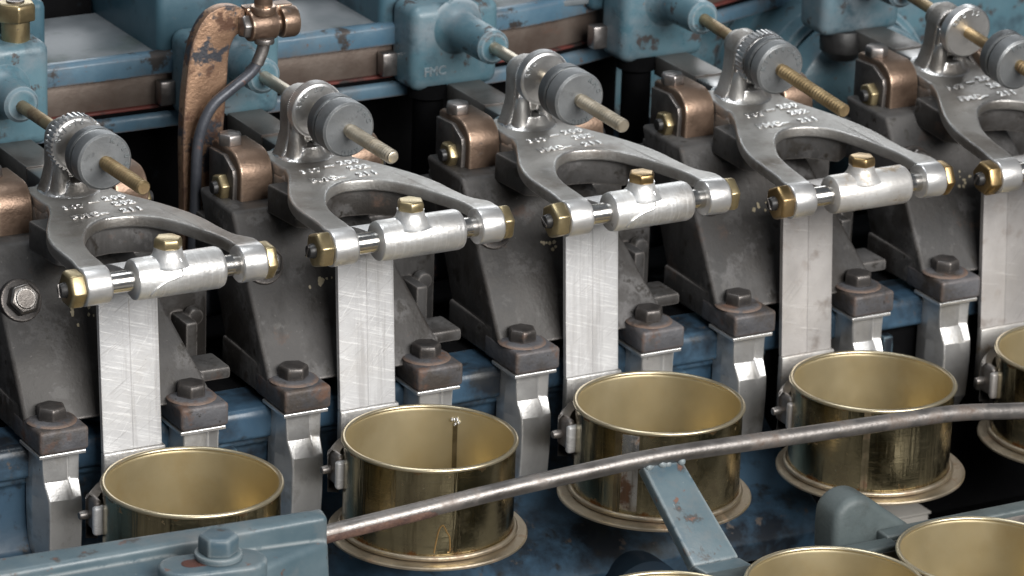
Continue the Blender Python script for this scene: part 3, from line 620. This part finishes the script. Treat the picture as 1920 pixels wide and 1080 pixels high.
# ------------------------------------------------------------------ hangers: sleeve on the cross pin, flat bar, cradle and base plate
def hanger0(sl, bm, bolt_m, name_loc, seed=0):
    rs = random.Random(seed)
    t = thing('can_hanger', name_loc, 'x', 'hanger', 'can hangers under the levers')
    # origin at the pin centre
    q = B(); q.lathe([(.062, -.228), (.098, -.228), (.112, -.218), (.116, -.20), (.117, .28), (.110, .298), (.098, .305), (.062, .305)], P(0, 0, 0), 'u', 48, closed=False)
    q.lathe([(.128, .070), (.105, .096), (.088, .116), (.080, .138), (.077, .150), (.077, .163), (0, .163)], P(-.008, 0, 0), 'z', 36)
    if seed % 2 == 0: q.tube([P(.03, .08, .115), P(.035, .104, .065), P(.02, .118, .03), P(-.07, .12, .005), P(-.13, .116, -.03), P(-.15, .098, -.068)], .006, 8, True, 5)
    slv = q.done('sleeve', sl, t, smooth=40)
    q = B(); q.hexb(P(-.008, 0, .160), P(-.008, 0, .217), .082, rs.uniform(0, 1.05), .008); q.done('sleeve_bolt', bolt_m, slv)
    # bar: rises from the cradle, bends forward under the sleeve
    sec = [(-.175, 0), (-.145, .007), (-.02, .003), (-.010, .007), (.002, .007), (.010, .003), (.155, .007), (.183, 0), (.183, -.032), (-.175, -.032)]
    pts = [P(0, -.488, -1.203), P(0, -.52, -.80), P(0, -.555, -.34), P(0, -.56, -.22), P(0, -.50, -.13), P(0, -.36, -.07), P(0, -.1, -.03)]
    sp = spline(pts, 5); path = []
    for k, p in enumerate(sp):
        d = (sp[min(k+1, len(sp)-1)]-sp[max(k-1, 0)]).normalized()
        ax = Vector((1, 0, 0)); path.append((p, ax, d.cross(ax)*-1 if (d.cross(ax)*-1).dot(P(0, 1, 0)) > -0.2 else d.cross(ax)))
    q = B(); t2 = q.sweep([(x, y) for x, y in sec], path, 0); q.done('hanger_bar', bm, t, smooth=25)
    # lower pad the bar is bolted to, with the cradle reaching round the can
    q = B(); q.hexa([P(-.18, -.52, -1.62), P(.20, -.52, -1.62), P(.20, -.468, -1.62), P(-.18, -.468, -1.62), P(-.18, -.52, -1.206), P(.20, -.52, -1.206), P(.20, -.468, -1.206), P(-.18, -.468, -1.206)], .01)
    pad = q.done('bar_foot', sl, t)
    cc = P(.011, .265, 0)
    q = B(); q.lathe([(.512, -1.48), (.512, -1.25), (.552, -1.22), (.575, -1.25), (.575, -1.48)], cc, 'z', 30, closed=True, ang=(R(52), R(150)))
    q.box(-.12, .12, -.50, -.22, -1.74, -1.50, .02)
    q.done('cradle', 'worn_steel', t)
    q = B(); q.box(-.490, -.408, .06, .105, -1.425, -1.255, .018, 3); jaw = q.done('jaw', bm, t)
    q = B(); q.box(-.475, -.425, -.07, .075, -1.42, -1.23, .024, 4).cyl(P(-.53, -.02, -1.34), P(-.47, -.02, -1.34), .022, .028, 18, .008); q.done('jaw_arm', 'worn_steel', jaw)
    # round base plate under the can
    q = B(); q.lathe([(0, -1.6715), (.545, -1.674), (.566, -1.679), (.572, -1.686), (.571, -1.697), (.560, -1.702), (.25, -1.712), (.20, -1.74), (.20, -1.80), (0, -1.80)], cc, 'z', 72)
    q.done('base_plate', 'tan_metal', t, smooth=30)
    return t
HL = ['bright hanger bar and sleeve at the far left, brass bolt head on top', 'bright hanger bar behind the can with the inner seam', 'bright hanger bar with a ridge down its middle, behind the middle can',
      'brown stained hanger bar behind the can right of the blue strap', 'stained hanger bar cut off by the right edge']
for i in range(5):
    key = ('aluminium', 'brushed_bar', 'brass') if i == 0 else ('aluminium', 'brushed_bar', 'brass') if i == 1 else ('aluminium', 'brushed_bar', 'dull_brass') if i == 2 else ('stained_aluminium', 'stained_bar', 'dull_brass')
    loc = P(*PIN)+P(i*STEP, DV[i], DZ[i])
    t = hanger0(*key, loc, seed=i)
    t['label'] = HL[i]

# ------------------------------------------------------------------ cans
def can0(seam=None, inner_seam=None, drip=False, patch=None, seed=0):
    t = thing('tin_can', P(0, 0, 0), 'x', 'can')
    H = .545
    q = B()
    q.mi = 0; q.lathe([(.486, .012), (.488, .03)]+[(.488, .03+(H-.05)*k/8) for k in range(1, 9)]+[(.488, H-.012), (.490, H-.004)], P(0, 0, 0), 'z', 96)
    q.mi = 0
    tb = q.bm
    # remove caps of the open outer wall, then add the inner wall and the base
    for f in [f for f in tb.faces if len(f.verts) > 4]: tb.faces.remove(f)
    q.mi = 1; s2 = B(); s2.mi = 1
    s2.lathe([(.0, .02), (.46, .02), (.479, .035)]+[(.480, .035+(H-.06)*k/8) for k in range(1, 9)]+[(.481, H-.012), (.486, H-.004)], P(0, 0, 0), 'z', 96)
    for f in [f for f in s2.bm.faces if len(f.verts) > 4]: s2.bm.faces.remove(f)
    for f in s2.bm.faces: f.normal_flip()
    me = bpy.data.meshes.new('t'); s2.bm.to_mesh(me); s2.bm.free(); q.bm.from_mesh(me); bpy.data.meshes.remove(me)
    for x in q.bm.verts:
        a_ = math.atan2(x.co.y, x.co.x); k = 1+.0022*math.sin(3*a_+seed*1.7)+.0016*math.sin(7*a_+seed*2.9+x.co.z*5)+.0012*math.sin(12*a_+seed)*math.sin(x.co.z*9+seed)
        x.co.x *= k; x.co.y *= k
    q.done('body', ['can_outside', 'can_inside'], t, smooth=50)
    q = B(); n = 10
    q.lathe([(.489+.015*math.cos(2*math.pi*k/n), H+.013*math.sin(2*math.pi*k/n)) for k in range(n)], P(0, 0, 0), 'z', 96, closed=True); q.done('rim', 'can_rim', t, smooth=60)
    q = B(); q.lathe([(.497+.017*math.cos(2*math.pi*k/n), .017+.017*math.sin(2*math.pi*k/n)) for k in range(n)], P(0, 0, 0), 'z', 96, closed=True); q.done('bottom_bead', 'tan_metal', t, smooth=60)
    if seam is not None:
        q = B(); q.lathe([(.4875, .03), (.4925, .035), (.4925, H-.02), (.4875, H-.015)], P(0, 0, 0), 'z', 6, closed=True, ang=(R(seam-2.4), R(seam+2.4)))
        q.lathe([(.4925, .035), (.496, .04), (.496, H-.02), (.4925, H-.02)], P(0, 0, 0), 'z', 3, closed=True, ang=(R(seam+.3), R(seam+1.2)))
        q.done('side_seam', 'seam_metal', t)
    if patch is not None:
        q = B(); q.lathe([(.4878, .05), (.4905, .055), (.4905, H-.03), (.4878, H-.025)], P(0, 0, 0), 'z', 10, closed=True, ang=(R(patch-5), R(patch+7))); q.done('solder_strip', 'patchy_tin', t)
    if inner_seam is not None:
        q = B(); q.lathe([(.4815, .03), (.4765, .035), (.4765, H-.09), (.4815, H-.085)], P(0, 0, 0), 'z', 4, closed=True, ang=(R(inner_seam-1.7), R(inner_seam+1.7))); q.done('inner_seam', 'seam_metal', t)
        q = B(); rr = random.Random(5)
        for k in range(9):
            a_ = R(inner_seam+rr.uniform(-2.6, 2.6)); z = H-.075+rr.uniform(-.025, .02)
            tt = bmesh.new(); bmesh.ops.create_icosphere(tt, subdivisions=1, radius=rr.uniform(.006, .013))
            bmesh.ops.translate(tt, verts=tt.verts, vec=Vector((.474*math.cos(a_), .474*math.sin(a_), z))); q._merge(tt)
        q.done('solder_blob', 'solder', t)
    if drip:                       # varnish run on the outside: a thin tall triangle
        aa = R(-108); q = B()
        def on(da, z): return Vector((.4895*math.cos(aa+da), .4895*math.sin(aa+da), z))
        q.tube([on(-.10, .05), on(-.085, .10), on(-.05, .19), on(-.005, .215), on(.045, .17), on(.075, .14), on(.082, .06), on(.055, .05)], lambda x: .0045, 6, True, 6)
        q.done('varnish_run', 'amber_varnish', t)
    return t
CL_ = ['gold tin can at the far left, half hidden by the blue casting', 'open gold tin can with a soldered seam inside, left of centre', 'gold tin can behind the top of the blue strap', 'gold tin can right of the blue strap, low on its hanger', 'gold tin can cut off by the right edge of the photo']
DU = [.012, 0, .008, -.018, 0]
seam_args = [dict(), dict(inner_seam=44, drip=True), dict(seam=-149, patch=-141), dict(seam=-127), dict()]
for i in range(5):
    t = can0(**seam_args[i], seed=i)
    t.location = (P(.585+DU[i], .716, -.121-.545)+P(i*STEP, DV[i], DZ[i]))*S
    t.rotation_euler = (0, 0, 0)
    tag(t, CL_[i], 'can', 'gold cans held by the hangers')

# cans waiting on the chute in front
for (u, v, lab) in ((2.585, 2.58, 'gold can at the bottom edge under the blue strap, only a sliver of rim showing'), (3.56, 2.66, 'gold can at the bottom edge, second of the three on the chute'), (4.56, 2.655, 'gold can in the bottom right corner on the chute')):
    t = can0(seed=int(u*10)); t.location = P(u, v, -.5-.545)*S; tag(t, lab, 'can', 'cans on the front chute')

# ------------------------------------------------------------------ guide rail with its welded blue strap
gr = thing('guide_rail', P(3.2, 1.45, -.2), 'bare steel guide rod along the front of the cans with a welded blue strap', 'guide rail')
o = -P(3.2, 1.45, -.2)
pts = [P(.99, 1.45, -.232), P(1.053, 1.45, -.222), P(1.598, 1.45, -.190), P(2.196, 1.45, -.155), P(2.75, 1.45, -.135), P(3.05, 1.45, -.127), P(3.365, 1.45, -.131), P(4.08, 1.45, -.158), P(4.817, 1.45, -.183), P(5.193, 1.45, -.202), P(5.656, 1.45, -.264), P(6.4, 1.42, -.36)]
q = B(); q.tube([p+o for p in pts], .049, 24, True, 6); q.done('rod', 'worn_steel', gr, smooth=60)
q = B(); q.tube([p+o+P(0, .004, -.006) for p in pts[:3]]+[P(1.75, 1.452, -.184)+o], lambda x: .047-.006*max(0, x-.7)/.3, 20, True, 6); q.done('rust_scale', 'rust_flake', gr, smooth=60)
q = B()
A, A2 = P(3.022, 1.47, -.155), P(3.285, 1.47, -.170); Z0, Z1 = P(3.10, 1.93, -.60), P(3.40, 1.93, -.60)
dn = (Z0-A).normalized(); nn = dn.cross((A2-A).normalized()); nn = nn if nn.z > 0 else -nn
th = .075
q.hexa([A-nn*th, A2-nn*th, A2, A, Z0-nn*th, Z1-nn*th, Z1, Z0], .012, 3)
q.hexa([Z0-nn*th, Z1-nn*th, Z1, Z0, Z0+P(.06, .20, -.10), Z1+P(.06, .20, -.10), Z1+P(.05, .20, -.02), Z0+P(.05, .20, -.02)], .012)
q.xf(Matrix.Translation(o)); q.done('strap', 'grey_blue_paint', gr)
q = B(); rr = random.Random(11)
for k in range(9):
    f_ = rr.random(); tt = bmesh.new(); bmesh.ops.create_icosphere(tt, subdivisions=2, radius=rr.uniform(.014, .026))
    bmesh.ops.translate(tt, verts=tt.verts, vec=A.lerp(A2, f_*.92+.04)+P(0, rr.uniform(.0, .012), rr.uniform(-.012, .006))+o); q._merge(tt)
q.done('weld_bead', 'grey_blue_paint', gr, smooth=60)

# ------------------------------------------------------------------ front left casting with slotted bolt pad
fc = thing('guard_casting', P(.1, 1.7, -.2), 'painted grey blue casting across the bottom left corner with a slotted bolt pad', 'casting')
o = -P(.1, 1.7, -.2)
q = B()
q.hexa([P(-1.6, 1.50, -.52), P(.965, 1.56, -.52), P(.965, 1.66, -.52), P(-1.6, 1.64, -.52), P(-1.6, 1.40, -.01), P(.955, 1.585, .005), P(.935, 1.70, -.005), P(-1.6, 1.60, -.03)], .03, 4)
q.hexa([P(-1.6, 1.55, -.62), P(.35, 1.6, -.62), P(.35, 1.98, -.62), P(-1.6, 1.86, -.62), P(-1.6, 1.50, -.085), P(.10, 1.58, -.075), P(.02, 1.86, -.095), P(-1.6, 1.70, -.12)], .06, 4)
q.hexa([P(.30, 1.6, -.60), P(.95, 1.6, -.60), P(.95, 1.74, -.60), P(.30, 1.98, -.60), P(.30, 1.6, -.12), P(.95, 1.62, -.13), P(.94, 1.70, -.15), P(.35, 1.93, -.14)], .03, 3)
q.xf(Matrix.Translation(o)); q.done('arm', 'grey_blue_paint', fc, smooth=45)
# oblong pad with an open slot, tilted along the arm
def oval(cu, cv, L, r, n=12, rot=0):
    pts = [(L+r*math.cos(R(-90+180*k/n)), r*math.sin(R(-90+180*k/n))) for k in range(n+1)]+[(-L+r*math.cos(R(90+180*k/n)), r*math.sin(R(90+180*k/n))) for k in range(n+1)]
    return [(cu+x*math.cos(rot)-y*math.sin(rot), cv+x*math.sin(rot)+y*math.cos(rot)) for x, y in pts]
PC = (.125, 1.985); zr = .0
q = B(); q.prism(oval(*PC, .155, .135, 14, R(8)), lambda a, c, d: P(a, c, d), -.30, zr, .02, 4, 40); q.xf(Matrix.Translation(o)); pad = q.done('bolt_pad', 'grey_blue_paint', fc, smooth=45)
q = B(); q.prism(oval(PC[0]-.06, PC[1]-.01, .06, .048, 10, R(8)), lambda a, c, d: P(a, c, d), zr-.02, zr+.002, 0); q.xf(Matrix.Translation(o)); q.done('slot', 'rust_hole', pad)
bc = P(PC[0]+.045, PC[1]-.03, zr)
q = B(); q.cyl(bc, bc+P(0, 0, .036), .125, .125, 40, .01); q.xf(Matrix.Translation(o)); ws = q.done('washer', 'grey_blue_paint', fc)
q = B(); q.hexb(bc+P(0, 0, .036), bc+P(0, 0, .135), .108, .62, .014); q.xf(Matrix.Translation(o)); q.done('pad_bolt', 'grey_blue_paint', fc)

# ------------------------------------------------------------------ chute rails and nose, bottom right
for (nm, a, c, lab) in (('chute_rail', P(2.2, 2.09, -.60), P(4.33, 2.09, -.60), 'grey green chute rail behind the bottom gold cans, left piece'), ('chute_rail', P(4.30, 2.0, -.585), P(7.0, 2.0, -.585), 'grey green chute rail running to the right edge, right piece')):
    t = thing(nm, (a+c)/2, lab, 'rail', 'chute rails')
    h = (c-a)/2
    q = B(); q.box(-h.x, h.x, -.05, .07, -.16, 0, .014, 3); q.done('bar', 'grey_green_paint', t)
    q = B(); q.box(-h.x+.01, h.x-.01, .071, .079, -.15, -.03, .003); q.done('wear_strip', 'worn_steel', t)
t = thing('chute_belt', P(4.6, 2.66, -1.12), 'dark flat chute belt the three front gold cans stand on', 'belt')
q = B(); q.box(-2.9, 2.9, -.56, .56, 0, .07, .015); q.done('belt', 'black_rubber', t)
q = B(); q.box(-2.9, 2.9, -.60, -.565, -.1, .12, .008); q.done('edge_strip', 'grey_green_paint', t)
t = thing('chute_nose', P(4.35, 1.82, -.9), 'grey green tapered nose sticking up beside the chute rail, below the fourth can', 'chute part')
q = B()
fin_ = spl2([(-.33, .15), (-.335, .40), (-.30, .485), (-.22, .53), (-.12, .52), (-.02, .45)], 4)+[(.22, .27), (.22, .15)]
q.prism(fin_, lambda a, c, d: P(a, d, c), -.10, .14, .075, 5, 25)
q.done('nose', 'grey_green_paint', t)
t = thing('dark_filler_tray', P(7, .6, -1.75), 'black filler tray added for the dark space under the right end of the row', 'tray')  # tray added to black out the floor under the right end
q = B(); q.box(-2.0, 4, -.9, 1.05, 0, .04, .01).box(-2.0, 4, 1.0, 1.05, .03, .12, .01); q.done('pan', 'shade_grease_black', t)
t = thing('pale_box', P(5.92, -.10, -1.71), 'pale cream box on the black filler tray, glimpsed under the fourth can', 'box')
q = B(); q.box(-.14, .12, -.12, .14, 0, .17, .015); q.done('shell', 'pale_board', t)
q = B(); q.box(-.15, .13, -.13, .15, .172, .19, .006); q.done('lid', 'pale_board', t)

# ------------------------------------------------------------------ copper bracket and oil pipe
cb = thing('copper_bracket', P(1.62, -1.4, .0), 'tall copper painted bracket arm with flaking dark patches, hooked at the top', 'bracket arm')
o = -P(1.62, -1.4, 0)
outl = spl2([(1.50, .0), (1.512, .64), (1.505, 1.10), (1.525, 1.45), (1.565, 1.69), (1.64, 1.83), (1.735, 1.885), (1.83, 1.885), (1.90, 1.855)], 5)+spl2([(1.94, 1.72), (1.87, 1.715), (1.83, 1.685), (1.80, 1.60), (1.79, 1.45), (1.765, 1.10), (1.72, .64), (1.70, 0)], 5)
q = B(); q.prism(outl, lambda a, c, d: P(a, d, c), -1.47, -1.39, .018, 3, 40); q.xf(Matrix.Translation(o)); q.done('arm', 'copper_worn', cb, smooth=45)
q = B(); text_mesh(q, '11804', .06, Matrix.Translation(P(1.70, -1.392, .93)+o) @ Matrix.Rotation(R(90), 4, 'Z').to_4x4() @ Matrix.Identity(4), .004) if False else None
q.bm.free()
q = B(); q.cyl(P(1.90, -1.36, 1.765), P(2.075, -1.36, 1.765), .095, .095, 36, .014).cyl(P(2.105, -1.36, 1.765), P(2.215, -1.36, 1.765), .095, .095, 36, .018).cyl(P(2.05, -1.36, 1.765), P(2.13, -1.36, 1.765), .05).box(1.90, 2.20, -1.46, -1.36, 1.72, 1.87, .012)
q.xf(Matrix.Translation(o)); cl = q.done('clamp_block', 'copper_paint', cb)
q = B(); q.hexb(P(1.905, -1.36, 1.765)+o, P(1.855, -1.36, 1.765)+o, .075, .2, .008); q.done('clamp_bolt', 'steel_bolt', cl)
pp = thing('oil_pipe', P(1.55, -1.3, .0), 'bent dark oil pipe dropping beside the copper bracket, bright at its top', 'pipe')
o = -P(1.55, -1.3, 0)
PA = [P(1.975, -1.30, 1.665), P(1.965, -1.30, 1.60), P(1.91, -1.30, 1.505), P(1.78, -1.30, 1.415), P(1.655, -1.30, 1.325), P(1.585, -1.30, 1.20), P(1.555, -1.30, 1.05), P(1.545, -1.30, .74), P(1.53, -1.30, .4), P(1.52, -1.28, .18)]
q = B(); q.tube([p+o for p in PA[1:]], .033, 18, True, 7); q.done('tube', 'pipe_paint', pp, smooth=60)
q = B(); q.tube([p+o for p in (P(1.985, -1.30, 1.70), P(1.975, -1.30, 1.63), P(1.94, -1.30, 1.545))], .0375, 18, True, 5); q.done('bright_end', 'worn_steel', pp, smooth=60)
q = B(); q.cyl(P(1.985, -1.30, 1.665)+o, P(1.985, -1.30, 1.70)+o, .06, .06, 24, .008); q.done('collar', 'worn_steel', pp)
q = B(); q.cyl(P(1.99, -1.33, 1.83)+o, P(1.99, -1.33, 2.15)+o, .055, .055, 24, .008).cyl(P(1.99, -1.33, 1.84)+o, P(1.99, -1.33, 1.89)+o, .075, .075, 24, .008); q.done('feed_tube', 'copper_paint', pp)
q = B(); q.tube([p+o for p in (P(1.522, -1.28, .20), P(1.515, -1.27, -.02), P(1.51, -1.27, -.35))], .03, 16, True, 4); q.done('copper_end', 'copper_paint', pp, smooth=60)
